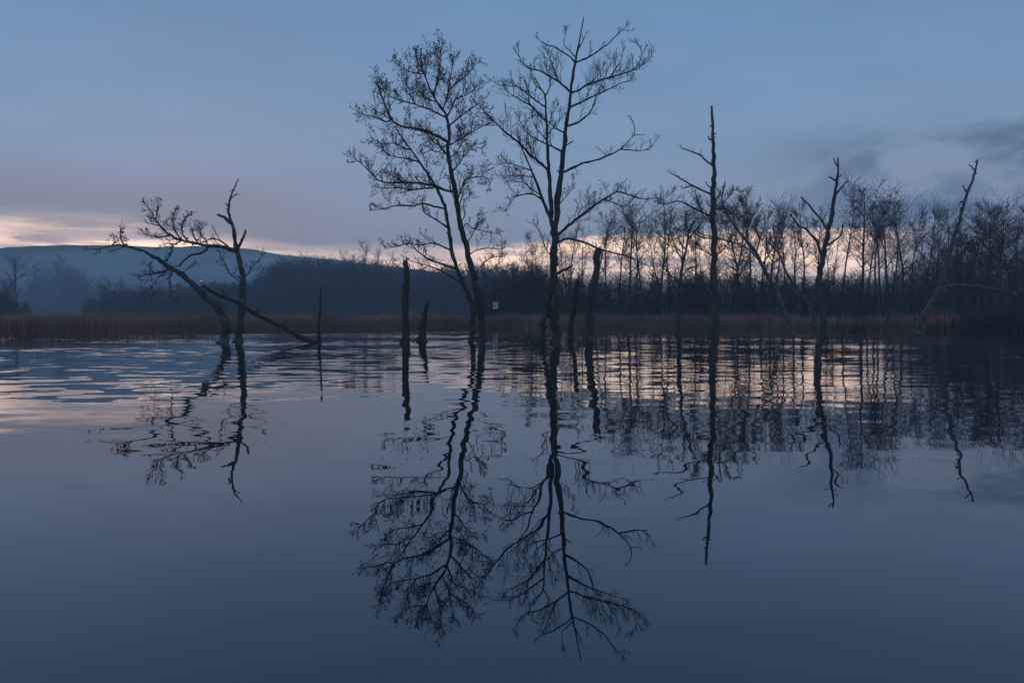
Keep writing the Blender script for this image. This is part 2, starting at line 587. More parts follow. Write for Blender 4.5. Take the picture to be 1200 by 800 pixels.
L2 = Tree('broken_tree', 'upright half-dead tree with a thin crooked top, a bushy side limb to the left', 'tree', 279, 401, M['lichen'])
L2.trunk([(279, 402), (281, 387), (284, 354), (284, 324), (280, 302), (276, 282), (272, 263), (268, 249), (268, 241), (270, 233), (272, 226), (275, 220), (277, 215), (280, 209)], 9.5, 0.9, 0.0)
for p, a, b, d, L, s in [
    ([(270, 263), (266, 257), (261, 254), (255, 251)], 4.6, 3.0, 0, .3, -.3),
    ([(280, 290), (284, 281), (286, 276), (288, 270)], 4.0, 2.4, 0, .3, .4),
    ([(276, 296), (268, 291), (258, 289), (247, 288), (237, 287), (221, 283), (207, 280)], 5.0, 1.6, .6, .6, -.45),
    ([(272, 293), (265, 287), (256, 281), (247, 280), (240, 283), (230, 286), (220, 284)], 2.4, .9, .5, .5, -.1),
    ([(246, 290), (240, 294), (234, 297), (224, 299), (216, 305), (210, 311), (203, 312)], 3.0, 1.0, .4, .5, -.2),
    ([(208, 281), (200, 276), (192, 270), (186, 262), (181, 257), (178, 248), (174, 244), (170, 240)], 2.8, .8, 1.5, .62, .2),
    ([(200, 277), (192, 277), (184, 278), (176, 276), (168, 273)], 2.0, .7, 1.2, .6, .6),
    ([(214, 282), (206, 272), (203, 262), (203, 253), (206, 247)], 2.4, .8, 1.6, .6, -.5),
    ([(182, 258), (184, 250), (184, 243), (186, 237)], 1.6, .7, 1.8, .55, .4),
    ([(222, 283), (214, 274), (213, 266), (216, 258), (222, 252)], 2.2, .7, 1.5, .6, .5),
    ([(234, 286), (228, 278), (226, 270), (230, 263)], 2.0, .7, 1.4, .6, -.5),
    ([(244, 288), (240, 280), (234, 273), (238, 266)], 1.8, .7, 1.2, .5, .6),
    ([(215, 281), (204, 286), (196, 285), (190, 287)], 1.8, .7, .9, .5, -.5),
    ([(188, 264), (180, 263), (172, 261)], 1.6, .6, 1.6, .5, -.3),
    ([(272, 232), (275, 229), (279, 228)], 1.4, .8, .3, .2, .2),
    ([(275, 221), (272, 223), (269, 224)], 1.2, .6, 0, .2, .2),
    ([(268, 242), (266, 240), (264, 238)], 2.0, 1.2, 0, .2, .2),
    ([(283, 335), (276, 326), (268, 319), (262, 306), (257, 296)], 1.8, .6, .7, .7, .5),
    ([(284, 330), (292, 318), (300, 308), (306, 301)], 1.5, .6, .8, .7, .6),
]:
    L2.limb(p, a, b, slope=s, tw=d * 1.0, L=L * 1.25, cones=0.2, curl=0.7, up=0.5)
t = MB()
for q in L2.lines:
    if 196 < q[0] < 250 and q[1] < 292 and rnd.random() < 0.45:
        t.blob(at(q[0] + rnd.uniform(-3, 3), q[1] + rnd.uniform(-4, 2), q[2]), rnd.uniform(.03, .075), rvec(), 1.3)
t.build('moss_clump', M['moss'], L2.root)['kind'] = 'stuff'


def log(name, label, cat, pts, D0, D1, w0, w1, mat, sides=8, root_v=None):
    """a fallen bough: its two ends lie at different depths"""
    n = len(pts)
    P = [at(u, v, D0 + (D1 - D0) * i / (n - 1)) for i, (u, v) in enumerate(pts)]
    rr = [(w0 + (w1 - w0) * i / (n - 1)) * 0.5 * (D0 + D1) / 2 / F for i in range(n)]
    Ps, Rs = smooth_path(P, rr, 4)
    for i in range(1, len(Ps) - 1):
        Ps[i] += rvec() * Rs[i] * 0.3
    e = empty(name, Ps[0], label, cat)
    mb = MB()
    mb.tube(Ps, Rs, sides)
    mb.build('trunk', mat, e)
    return e, Ps, Rs


D = dist_of(402.5)
e, Ps, Rs = log('fallen_log', 'dark fallen trunk slanting down into the water behind the upright half-dead tree', 'log',
                [(238, 335), (250, 343), (279, 355), (303, 370), (328, 381), (350, 394), (371, 404)], D + 1.5, D - 0.5, 3.4, 6.0, M['rot'])
for k in (6, 12, 17):
    mb = MB()
    p = Ps[k]
    mb.tube([p, p + Vector((rnd.uniform(-.1, .2), -.15, .25)), p + Vector((rnd.uniform(-.1, .3), -.2, .5))], [.05, .035, .02], 5)
    mb.build('branch_stub', M['rot'], e)

# ---- stumps and posts -------------------------------------------------------------


def stump(name, label, base, pts, w0, w1, mat, stubs=(), jag=True):
    T = Tree(name, label, 'stump', base[0], base[1], mat)
    T.trunk([base] + pts, w0, w1, 0.05, jag=jag, sides=10, flare=1.2)
    for p, a, b in stubs:
        T.limb(p, a, b, tw=0, name='branch_stub', mat=mat)
    return T


stump('tree_stump', 'thin dark spike of a stump where the fallen trunk meets the water', (374, 403), [(374, 380), (375, 360), (376, 337)], 4.2, 1.6, M['rot'], [([(375, 370), (371, 366), (369, 362)], 1.2, .6)])
stump('tree_stump', 'tall dark straight stump, taller one of the close pair left of the two-stemmed alder', (474, 403), [(475, 360), (476, 325), (475, 307)], 9.5, 6.0, M['rot'], [([(476, 318), (480, 312), (479, 309)], 2.4, 1.2)])
stump('tree_stump', 'short thick rotten stump beside the tall straight dark stump', (495, 401), [(496, 380), (498, 366), (501, 357)], 11, 4.0, M['rot'], [([(494, 398), (488, 397), (484, 401)], 2.5, 1.2), ([(498, 372), (493, 366)], 2.5, 1.0)])
C1 = stump('tree_stump', 'slim leaning broken trunk between the tallest tree and the flat-topped trunk', (670, 397), [(669, 383), (673, 357), (677, 328)], 7.5, 4.5, M['rot'])
C1.limb([(676, 330), (681, 322), (686, 311)], 1.4, .5, tw=0.4, L=.4, slope=.3)
C1.limb([(675, 345), (679, 335), (680, 326)], 1.4, .5, tw=0.4, L=.4, slope=-.3)
stump('tree_stump', 'flat-topped thick stump of a trunk leaning right, right of the tallest tree', (689, 398.5), [(690, 373), (695, 336), (701, 294)], 10.5, 8.0, M['dead'], [([(700, 297), (703, 293), (706, 292)], 3.0, 1.6)])
T = Tree('fallen_branch', 'small dark hooked branch curling out of the water beside the flat-topped trunk', 'branch', 706, 400, M['rot'])
T.trunk([(708, 400), (704, 396), (706, 392), (712, 391)], 1.8, 0.9, flare=1.0)

# ---- the spiky pole ------------------------------------------------------------------
S = Tree('dead_pole_tree', 'tall straight dead spiky pole with short side limbs, right of the middle', 'dead tree', 836, 393.5, M['dead'])
S.trunk([(836, 394), (837, 335), (837, 290), (836, 255), (836, 222), (837, 200), (836, 177), (835, 150), (834, 124)], 9.5, 2.4, 0.0, sides=9)
for p, a, b, d, L in [
    ([(834, 197), (826, 187), (819, 181), (808, 177), (798, 173)], 2.4, 1.0, .25, .3),
    ([(833, 231), (823, 223), (811, 217), (800, 211), (792, 206), (785, 202)], 2.6, 1.1, .35, .35),
    ([(812, 218), (806, 219), (800, 221)], 1.8, 1.0, .2, .3),
    ([(833, 256), (822, 248), (815, 245), (797, 236), (788, 237), (780, 239), (770, 237)], 2.6, 1.0, .4, .5),
    ([(835, 283), (822, 278), (811, 272), (800, 270)], 2.2, .9, .7, .7),
    ([(833, 224), (829, 217), (827, 213)], 2.0, 1.2, 0, .3),
    ([(834, 166), (831, 163), (831, 160)], 2.4, 1.6, 0, .3),
    ([(834, 151), (832, 147)], 2.0, 1.2, 0, .3),
    ([(836, 159), (839, 157)], 2.0, 1.4, 0, .3),
    ([(837, 236), (842, 229), (846, 222)], 1.6, .8, .8, .5),
    ([(837, 246), (846, 244), (856, 248), (866, 258)], 1.8, .8, .9, .7),
    ([(834, 262), (826, 256), (820, 240), (816, 230)], 1.4, .6, 1.2, .8),
    ([(834, 300), (822, 292), (810, 288)], 1.5, .6, 1.0, .8),
    ([(838, 300), (848, 292), (856, 280)], 1.5, .6, .8, .8),
    ([(835, 345), (824, 339), (812, 336), (804, 337)], 1.5, .6, .6, .6),
    ([(835, 375), (826, 362), (818, 356)], 1.4, .6, .8, .6),
]:
    S.limb(p, a, b, tw=d * 1.8, L=L * 1.4, cones=0.3, curl=0.7)

# ---- leaning lichen stems right of the pole --------------------------------------------
T1 = Tree('leaning_tree', 'pale leaning trunk with a twiggy crown, between the spiky pole and the forked dead tree', 'tree', 927, 389.5, M['pale'])
T1.trunk([(927, 390), (925, 378), (920, 365), (910, 341), (898, 319), (886, 297), (874, 281), (862, 267), (851, 249), (846, 236), (850, 212)], 6.5, 1.2, 0.12)
for p, a, b, d, L in [
    ([(909, 338), (900, 325), (890, 306), (878, 293), (865, 286), (845, 280), (825, 275), (807, 268)], 3.2, .8, .4, .6),
    ([(853, 252), (846, 247), (840, 244), (830, 240)], 1.8, .7, 1.2, .8),
    ([(848, 238), (856, 228), (862, 222), (868, 226)], 1.8, .7, 1.3, .7),
    ([(862, 267), (860, 254), (862, 244), (868, 236)], 1.8, .7, 1.3, .8),
    ([(874, 282), (876, 266), (884, 250), (890, 242)], 2.0, .7, 1.1, .9),
    ([(887, 298), (890, 280), (886, 268), (890, 256)], 2.0, .7, 1.0, .9),
    ([(858, 260), (846, 262), (836, 256)], 1.6, .6, 1.0, .7),
    ([(893, 309), (902, 296), (908, 284), (907, 270)], 1.8, .7, .8, .9),
    ([(905, 331), (890, 330), (878, 326), (862, 325)], 1.6, .6, .6, .8),
    ([(914, 350), (900, 346), (884, 348), (870, 340)], 1.6, .6, .6, .8),
]:
    T1.limb(p, a, b, tw=d * 1.6, L=L * 1.25, cones=0.4, curl=0.7)
T2 = Tree('leaning_tree', 'thin pale trunk leaning left, rising from the foot of the forked dead tree', 'tree', 957, 388, M['pale'])
T2.trunk([(958, 389), (953, 370), (946, 355), (932, 335), (921, 318), (914, 299), (910, 283), (905, 266)], 4.8, 1.0, -0.1, sides=8)
for p, a, b, d, L in [([(915, 303), (908, 292), (899, 282), (893, 272)], 1.6, .6, .9, .8), ([(911, 286), (916, 272), (918, 260), (922, 250)], 1.6, .6, .9, .8),
                      ([(935, 340), (922, 336), (908, 337)], 1.5, .6, .6, .7)]:
    T2.limb(p, a, b, tw=d, L=L, cones=0.3, curl=0.6)

# ---- forked dead tree --------------------------------------------------------------------
N = Tree('forked_dead_tree', 'bare dead tree with forked antler-like limbs, between the spiky pole and the leaning one', 'dead tree', 966, 391, M['dead'])
N.trunk([(967, 392), (966, 380), (961, 359), (960, 328), (964, 303), (968, 283), (973, 260), (977, 238), (980, 217), (982, 201), (982, 184)], 9.5, 1.8, 0.0)
for p, a, b, d, L in [
    ([(963, 305), (961, 292), (957, 282), (950, 274), (944, 268), (937, 265), (931, 258), (926, 250)], 3.6, 1.6, .1, .3),
    ([(970, 270), (964, 260), (955, 249), (948, 240), (943, 236), (939, 231)], 3.2, 1.8, .08, .3),
    ([(969, 290), (975, 284), (984, 277), (987, 270), (988, 262)], 2.8, 1.4, .15, .3),
    ([(979, 230), (985, 221), (993, 212)], 2.6, 1.4, 0, .3),
    ([(979, 213), (975, 209), (971, 207)], 2.4, 1.4, 0, .3),
    ([(982, 197), (979, 191), (977, 185)], 2.0, 1.2, 0, .3),
    ([(981, 208), (985, 206), (987, 204)], 1.8, 1.0, 0, .3),
    ([(945, 269), (946, 262), (945, 256)], 1.2, .6, .2, .3),
]:
    N.limb(p, a, b, tw=d, L=L, cones=0, curl=0.5)

# ---- low crooked pieces on the right --------------------------------------------------------
T = Tree('crooked_snag', 'low crooked bare stem bent like a knee, right of the forked dead tree', 'dead tree', 988, 390, M['dead'])
T.trunk([(988, 391), (987, 383), (981, 381), (984, 371), (987, 360), (991, 350), (993, 343)], 3.6, 1.4, flare=1.0)
T.limb([(989, 354), (997, 357), (1008, 362)], 1.8, .8, tw=0, mat=M['lichen'], slope=-.5)
T = Tree('leaning_sapling', 'slim dark trunk leaning right then upright, beside a floating log', 'tree', 1036, 388.5, M['dead'])
T.trunk([(1035, 389), (1038, 378), (1042, 369), (1046, 353), (1041, 344), (1038, 315), (1037, 285), (1034, 262)], 5.0, 0.9, 0.05, sides=8)
for p in ([(1038, 318), (1045, 304), (1053, 292)], [(1037, 290), (1030, 278), (1026, 268)], [(1041, 340), (1050, 330), (1058, 322)]):
    T.limb(p, 1.4, .6, tw=.8, L=.8)
D = dist_of(390)
log('floating_log', 'pale short log floating at the foot of the slim leaning trunk', 'log', [(1024, 391), (1034, 389.6), (1045, 388.8)], D, D, 2.4, 1.6, M['lichen'])
Q = Tree('leaning_snag', 'long bare pale leaning snag with a knobbly top, at the far right', 'dead tree', 1073, 390, M['pale'])
Q.trunk([(1073, 391), (1077, 378), (1086, 364), (1096, 346), (1101, 333), (1108, 310), (1119, 276), (1126, 254), (1132, 232), (1140, 210), (1143, 198), (1146, 187)], 8.0, 1.8, 0.0)
for p, a, b in [([(1127, 252), (1126, 247), (1126, 243)], 3, 2), ([(1133, 227), (1130, 221), (1128, 217)], 2.2, 1.2), ([(1142, 201), (1139, 196), (1135, 193)], 2.2, 1.2),
                ([(1142, 205), (1145, 203)], 2.0, 1.4), ([(1131, 236), (1126, 236), (1125, 239)], 2.0, 1.0), ([(1109, 308), (1118, 301), (1128, 301)], 1.4, .7), ([(1144, 192), (1143, 189)], 1.8, 1.4)]:
    Q.limb(p, a, b, tw=0, name='branch_stub')
Q.limb([(1098, 343), (1103, 339), (1111, 336), (1122, 334), (1140, 334.5), (1157, 338), (1175, 341), (1190, 346), (1206, 351)], 4.0, 2.0, slope=-0.15, tw=0.12, L=.6, name='arching_limb')
Q.limb([(1186, 344), (1196, 341), (1206, 340)], 3.5, 2.0, slope=-.1, tw=0.5, L=.5)
Q.limb([(1194, 346), (1191, 336), (1189, 325)], 3.6, 2.6, slope=.1, tw=0, name='branch_stub', mat=M['rot'])
t = MB()
for k in range(26):
    t.blob(at(1194 + rnd.gauss(0, 5), 343 + rnd.gauss(0, 3), Q.D + rnd.uniform(-.6, .3)), rnd.uniform(.1, .25), rvec(), 1.2)
t.build('moss_clump', M['moss'], Q.root)['kind'] = 'stuff'
P_ = Tree('drowned_tree', 'dark thin tree standing in the water just left of the spiky pole', 'tree', 795, 393.5, M['alder'])
P_.trunk([(794, 394), (795, 370), (796, 340), (800, 312), (805, 287), (809, 267), (814, 258)], 5.5, 1.0, 0.05, sides=8)
for p in ([(796, 345), (788, 330), (782, 318), (772, 310)], [(797, 325), (806, 315), (815, 312)], [(801, 308), (792, 292), (788, 276)], [(806, 284), (814, 272), (822, 262)],
          [(810, 266), (817, 257), (824, 255)], [(804, 292), (797, 284), (793, 272)], [(808, 270), (803, 260), (804, 250)], [(795, 360), (786, 352), (778, 350)],
          [(797, 330), (786, 322), (776, 320)], [(796, 350), (806, 342), (818, 340)]):
    P_.limb(p, 1.7, .6, tw=1.0, L=.9, cones=.4)

# ------------------------------------------------------------------ background trees
GZ = 0.25


def proto_tree(seed, spread, first, lean, multi, n_br, thick):
    """trunk and crown meshes of a bare tree 10 m tall, at the origin"""
    r = random.Random(seed)
    tk, cr = MB(), MB()
    stems = []
    for s in range(multi):
        p = Vector((0, 0, -0.4))
        d = Vector((lean * r.uniform(-1, 1) + (s - (multi - 1) / 2) * 0.16, r.uniform(-.08, .08), 1)).normalized()
        pts, rad = [], []
        H = 10.0 * (1 if s == 0 else r.uniform(.75, .95))
        m = 12
        for i in range(m + 1):
            pts.append(p.copy())
            rad.append(thick * 1.6 * (1 - 0.93 * (i / m) ** 0.9))
            d = (d + Vector((r.gauss(0, .05), r.gauss(0, .05), .06))).normalized()
            p = p + d * (H + .4) / m
        tk.tube(pts, rad, 6)
        stems.append((pts, rad))
    for pts, rad in stems:
        for k in range(n_br):
            f = first + (1 - first) * (k + r.random()) / n_br
            i = min(int(f * 12), 11)
            p = pts[i].lerp(pts[i + 1], f * 12 - i)
            an = r.uniform(0, 2 * math.pi)
            g = (f - first) / (1 - first)
            ln = spread * (math.sin(math.pi * (0.18 + 0.78 * g)) * 0.8 + 0.22) * r.uniform(.5, 1.25)
            d = Vector((math.cos(an), math.sin(an), r.uniform(.35, 1.1))).normalized()
            bp, br = [p.copy()], [rad[i] * .5]
            for j in range(5):
                d = (d + rvec(r) * .28 + Vector((0, 0, .14))).normalized()
                p = p + d * ln / 5
                bp.append(p.copy())
                br.append(max(.009, rad[i] * .5 * (1 - (j + 1) / 5)))
            cr.tube(bp, br, 3, cap=False)
            for j in range(1, 6):
                for q in range(2 + (j * seed + k) % 2):
                    shoot(cr, bp[j], (d * .6 + rvec(r) + Vector((0, 0, .35))).normalized(), ln * r.uniform(.3, .55), .013, .0, .35, r, .0115, .6, depth=1)
    a = tk.build('trunk', M['wood'])
    b = cr.build('crown', M['fartwig'])
    for o in (a, b):
        col.objects.unlink(o)
    return a.data, b.data


#            seed spread first lean multi branches thick
kinds = [
    ('slender bare tree', proto_tree(1, 1.7, .45, .02, 1, 26, .085)),
    ('round-topped bare tree', proto_tree(2, 2.7, .42, .05, 1, 30, .10)),
    ('forked bare tree', proto_tree(3, 2.0, .45, .06, 2, 20, .085)),
    ('thin-crowned bare tree', proto_tree(4, 1.5, .55, .04, 1, 22, .08)),
    ('broad bare tree', proto_tree(5, 3.0, .35, .05, 1, 34, .11)),
    ('bushy bare tree', proto_tree(6, 2.2, .30, .05, 3, 16, .07)),
    ('wispy bare tree', proto_tree(7, 1.9, .5, .08, 1, 20, .075)),
    ('narrow bare tree', proto_tree(8, 1.3, .40, .04, 1, 26, .08)),
]


def bg_tree(u, top_v, D_, kind, label, group, name='bare_tree', rot=None, base_z=GZ):
    p = at(u, HOR, D_)
    H = at(u, top_v, D_).z - base_z
    e = empty(name, Vector((p.x, D_, base_z)), label, 'tree', group)
    s = H / 10.0
    e.scale = (s * rnd.uniform(.85, 1.15), s * rnd.uniform(.85, 1.15), s)
    e.rotation_euler = (rnd.gauss(0, .03), rnd.gauss(0, .045), rnd.uniform(0, 6.28) if rot is None else rot)
    for nm, me in zip(('trunk', 'crown'), kinds[kind][1]):
        o = bpy.data.objects.new(nm, me)
        col.objects.link(o)
        o.parent = e
    return e


anchors = [(475, 'the tall stump'), (560, 'the two-stemmed alder'), (650, 'the tallest tree'), (698, 'the flat-topped stump'),
           (836, 'the spiky pole'), (966, 'the forked dead tree'), (1100, 'the leaning snag'), (1200, 'the right edge')]
row = [(603, 292, 5), (618, 284, 0), (631, 268, 5), (668, 262, 2), (681, 270, 6), (691, 252, 7), (712, 246, 0), (722, 254, 3), (733, 238, 1), (745, 250, 6), (755, 246, 7),
       (773, 226, 0), (784, 240, 2), (803, 244, 1), (818, 250, 6), (826, 266, 5), (843, 262, 7), (850, 236, 4), (865, 236, 1), (880, 230, 0), (892, 238, 2), (905, 236, 1), (918, 250, 3), (931, 246, 7),
       (945, 238, 0), (956, 246, 6), (974, 262, 5), (985, 240, 3), (1003, 226, 1), (1013, 238, 7), (1025, 240, 0), (1038, 240, 2), (1054, 238, 1), (1064, 244, 6), (1080, 246, 0), (1092, 260, 5),
       (1110, 240, 1), (1122, 248, 7), (1134, 254, 2), (1142, 262, 5), (1150, 244, 0), (1161, 240, 4), (1170, 236, 1), (1180, 244, 2), (1191, 244, 5), (1201, 240, 0)]
ords = ['first', 'second', 'third', 'fourth', 'fifth', 'sixth', 'seventh', 'eighth', 'ninth']
for i, (u, tv, kd) in enumerate(row):
    best = None
    for au, an in anchors:
        lo, hi = min(au, u), max(au, u)
        n = sum(1 for q in row if lo <= q[0] <= hi)
        if best is None or n < best[0]:
            best = (n, 'left' if u < au else 'right', an)
    lab = f"{kinds[kd][0]} in the far wood, {ords[best[0] - 1]} to the {best[1]} of {best[2]}"
    bg_tree(u + rnd.uniform(-1.5, 1.5), tv + rnd.uniform(-5, 8), rnd.uniform(108, 138), kd, lab, 'bare trees of the wood behind the reeds')
# emergent small trees over the middle wood
for u, tv, kd, dd, lab in [
    (418, 294, 5, 310, 'low bushy bare tree breaking the tree line right of the hill end'),
    (432, 284, 3, 310, 'small thin bare tree topping the tree line left of the tall stump'),
    (446, 294, 0, 315, 'short bare tree on the tree line just left of the tall stump'),
    (459, 297, 6, 320, 'wispy short bare tree on the tree line, nearest left of the tall stump'),
    (583, 294, 7, 300, 'fine upright bare tree in the wood just right of the two-stemmed alder')]:
    bg_tree(u, tv, dd, kd, lab, 'small trees on the middle tree line')
# hazy left side
for u, tv, kd, dd, lab in [
    (20, 303, 1, 215, 'rounded bare tree alone on a thin trunk near the left edge'),
    (3, 322, 5, 200, 'dark bushy tree cut by the left edge'),
    (48, 312, 4, 560, 'faint hazy tree, leftmost of the misty clump below the hill'),
    (64, 302, 4, 570, 'faint hazy tree, tallest of the misty clump below the hill'),
    (82, 308, 5, 580, 'faint hazy tree, rightmost of the misty clump below the hill'),
    (96, 320, 5, 560, 'low faint tree at the right foot of the misty clump'),
    (122, 325, 5, 280, 'dark low bushy tree left of the leaning lichen-covered tree'),
    (140, 329, 4, 285, 'dark broad low tree under the tip of the leaning tree')]:
    bg_tree(u, tv, dd, kd, lab, 'trees on the misty left side')

# ------------------------------------------------------------------ mass of undergrowth and distant wood
rs = np.random.RandomState(5)


def twig_cones(P0, P1, r0):
    """n thin 3-sided cones from P0 to P1"""
    n = len(P0)
    d = P1 - P0
    d /= np.linalg.norm(d, axis=1, keepdims=True) + 1e-9
    a = np.cross(d, rs.normal(size=(n, 3)))
    a /= np.linalg.norm(a, axis=1, keepdims=True) + 1e-9
    b = np.cross(d, a)
    V = np.empty((n, 4, 3))
    for k in range(3):
        an = 2 * math.pi * k / 3
        V[:, k] = P0 + (a * math.cos(an) + b * math.sin(an)) * r0[:, None]
    V[:, 3] = P1
    idx = np.arange(n)[:, None] * 4
    Fc = np.concatenate([idx + np.array([[0, 1, 3]]), idx + np.array([[1, 2, 3]]), idx + np.array([[2, 0, 3]])], 0)
    return V.reshape(-1, 3), Fc


def wood_mass(name, label, u0, u1, D0, D1, top, n, twigs, rad, mat, kind='stuff', zb=0.2, spread=0.22, stem_r=2.0):
    """many bare bushes and trees too thick to count; top(u) = row of the outline in the photo"""
    u = rs.uniform(u0, u1, n)
    Yd = D0 + (D1 - D0) * rs.uniform(0, 1, n)
    x = (u - 600) / F * Yd
    tv = np.array([top(q) for q in u])
    H = CAMH + (HOR - tv) / F * Yd - zb
    H = H * np.clip(rs.normal(.86, .13, n), .45, 1.06)
    base = np.stack([x, Yd, np.full(n, zb - .3)], 1)
    tip = base + np.stack([rs.normal(0, .05, n) * H, rs.normal(0, .05, n) * H, H + .3], 1)
    V1, F1 = twig_cones(base, tip, rad * stem_r * np.ones(n) * rs.uniform(.7, 1.5, n))
    rep = np.repeat(np.arange(n), twigs)
    t = rs.beta(1.5, 1.25, len(rep)) * .93
    p0 = base[rep] + (tip - base)[rep] * t[:, None]
    ln = H[rep] * spread * (1.15 - .85 * t) * rs.uniform(.4, 1.3, len(rep))
    an = rs.uniform(0, 2 * math.pi, len(rep))
    up = rs.uniform(.25, 1.5, len(rep))
    d = np.stack([np.cos(an), np.sin(an), up], 1)
    d /= np.linalg.norm(d, axis=1, keepdims=True)
    p0 = p0 + d * (ln * rs.uniform(0, .9, len(rep)))[:, None]
    p1 = p0 + d * ln[:, None]
    V2, F2 = twig_cones(p0, p1, rad * rs.uniform(.5, 1.2, len(rep)))
    o = np_mesh(name, np.concatenate([V1, V2]), np.concatenate([F1, F2 + len(V1)]), mat)
    tag(o, label, 'wood', kind=kind)
    return o


def interp(tab):
    xs, ys = zip(*tab)
    return lambda u: float(np.interp(u, xs, ys))


wood_mass('undergrowth', 'dark leafless undergrowth filling the far wood between its trunks', 560, 1260, 118, 150,
          interp([(560, 318), (640, 312), (690, 318), (760, 312), (850, 308), (950, 316), (1040, 318), (1090, 306), (1130, 300), (1260, 292)]), 750, 55, .05, M['fartwig'])
wood_mass('backing_wood', 'pale tangle of fine bare crowns deep in the far wood', 585, 1260, 150, 200,
          interp([(585, 318), (620, 308), (680, 312), (800, 314), (900, 316), (1000, 314), (1060, 300), (1120, 276), (1260, 266)]), 420, 70, .05, M['fartwig'], spread=.26)
wood_mass('middle_wood', 'even dark hazy wood along the shore below the hill end', 262, 640, 330, 450,
          interp([(262, 336), (300, 322), (325, 306), (345, 300), (375, 301), (420, 305), (470, 309), (520, 309), (570, 306), (640, 312)]), 800, 90, .17, M['fartwig'], spread=.24)
wood_mass('low_wood', 'low dark thicket along the shore behind the leaning left trees', 100, 300, 290, 350,
          interp([(100, 352), (115, 345), (135, 338), (160, 338), (200, 332), (240, 330), (300, 326)]), 360, 70, .13, M['fartwig'])
wood_mass('misty_wood', 'faint strip of misty trees at the foot of the hill', -40, 280, 560, 660,
          interp([(-40, 332), (30, 330), (50, 318), (70, 308), (95, 318), (130, 334), (280, 332)]), 420, 70, .22, M['fartwig'], stem_r=.9, spread=.3)
wood_mass('edge_wood', 'dark thicket against the left edge behind the reeds', -60, 36, 190, 215,
          interp([(-60, 330), (10, 336), (26, 346), (36, 358)]), 60, 70, .08, M['fartwig'])
wood_mass('bramble_thicket', 'dark low tangle over the water at the right edge', 1085, 1260, 78, 97,
          interp([(1082, 386), (1095, 377), (1108, 372), (1120, 374), (1138, 363), (1150, 366), (1168, 356), (1185, 359), (1200, 350), (1260, 345)]), 300, 60, .025, M['wood'], zb=0.1, spread=.6)

# ------------------------------------------------------------------ ground, reeds, hill
shore = interp([(-90, 90), (-46, 90), (-36, 96), (-22, 102), (-10, 105), (5, 106), (20, 104), (30, 102), (36, 95), (41, 86), (48, 80), (60, 77), (120, 76)])


def shore_y(x):
    return shore(x) + 3.6 * noise.noise(Vector((x * .13, 3, 0))) + 1.0 * noise.noise(Vector((x * .6, 7, 0)))


xs = np.concatenate([np.linspace(-2000, -110, 24)[:-1], np.linspace(-110, 130, 121), np.linspace(130, 2000, 24)[1:]])
rows = [-60, 20, 55, 60] + list(np.linspace(62, 118, 57)) + [124, 130, 160, 220, 320, 480, 700, 900, 1150, 1400, 1700]
V = []
for y in rows:
    for x in xs:
        s = y - shore_y(x)
        z = -0.9 if s < -8 else (-0.9 + 1.1 * min(1, max(0, (s + 8) / 11)) if s < 3 else 0.2)
        if s > 3:
            z += 0.1 * noise.noise(Vector((x * .2, y * .2, 0))) + (0.0016 * max(0, y - 130) if y < 1200 else 1.7)
        V.append((x, y, z))
nx = len(xs)
Fc = [(j * nx + i, j * nx + i + 1, (j + 1) * nx + i + 1, (j + 1) * nx + i) for j in range(len(rows) - 1) for i in range(nx - 1)]
m_ground = plain_mat('marsh_soil', (0.030, 0.024, 0.018, 1), (0.07, 0.055, 0.038, 1), 0.4)
g = np_mesh('ground', np.array(V), np.array(Fc), m_ground, smooth=True)
tag(g, kind='structure')

# reeds: many bent blades in one object
m_reed, t = new_mat('dead_reed')
out = t.n('ShaderNodeOutputMaterial')
bs = t.n('ShaderNodeBsdfPrincipled')
bs.inputs['Roughness'].default_value = 0.8
tc = t.n('ShaderNodeTexCoord')
n1 = t.n('ShaderNodeTexNoise', i_Scale=0.16, i_Detail=3.0)
t.l(tc.outputs['Object'], n1.inputs['Vector'])
n2 = t.n('ShaderNodeTexNoise', i_Scale=9.0, i_Detail=1.0)
t.l(tc.outputs['Object'], n2.inputs['Vector'])
c = t.mix(t.ss(n1.outputs['Fac'], .38, .62), (0.17, 0.068, 0.044, 1), (0.38, 0.18, 0.11, 1))
c = t.mix(t.ss(n2.outputs['Fac'], .45, .75), c, (0.40, 0.27, 0.18, 1))
t.l(c, bs.inputs['Base Color'])
t.l(bs.outputs[0], out.inputs[0])


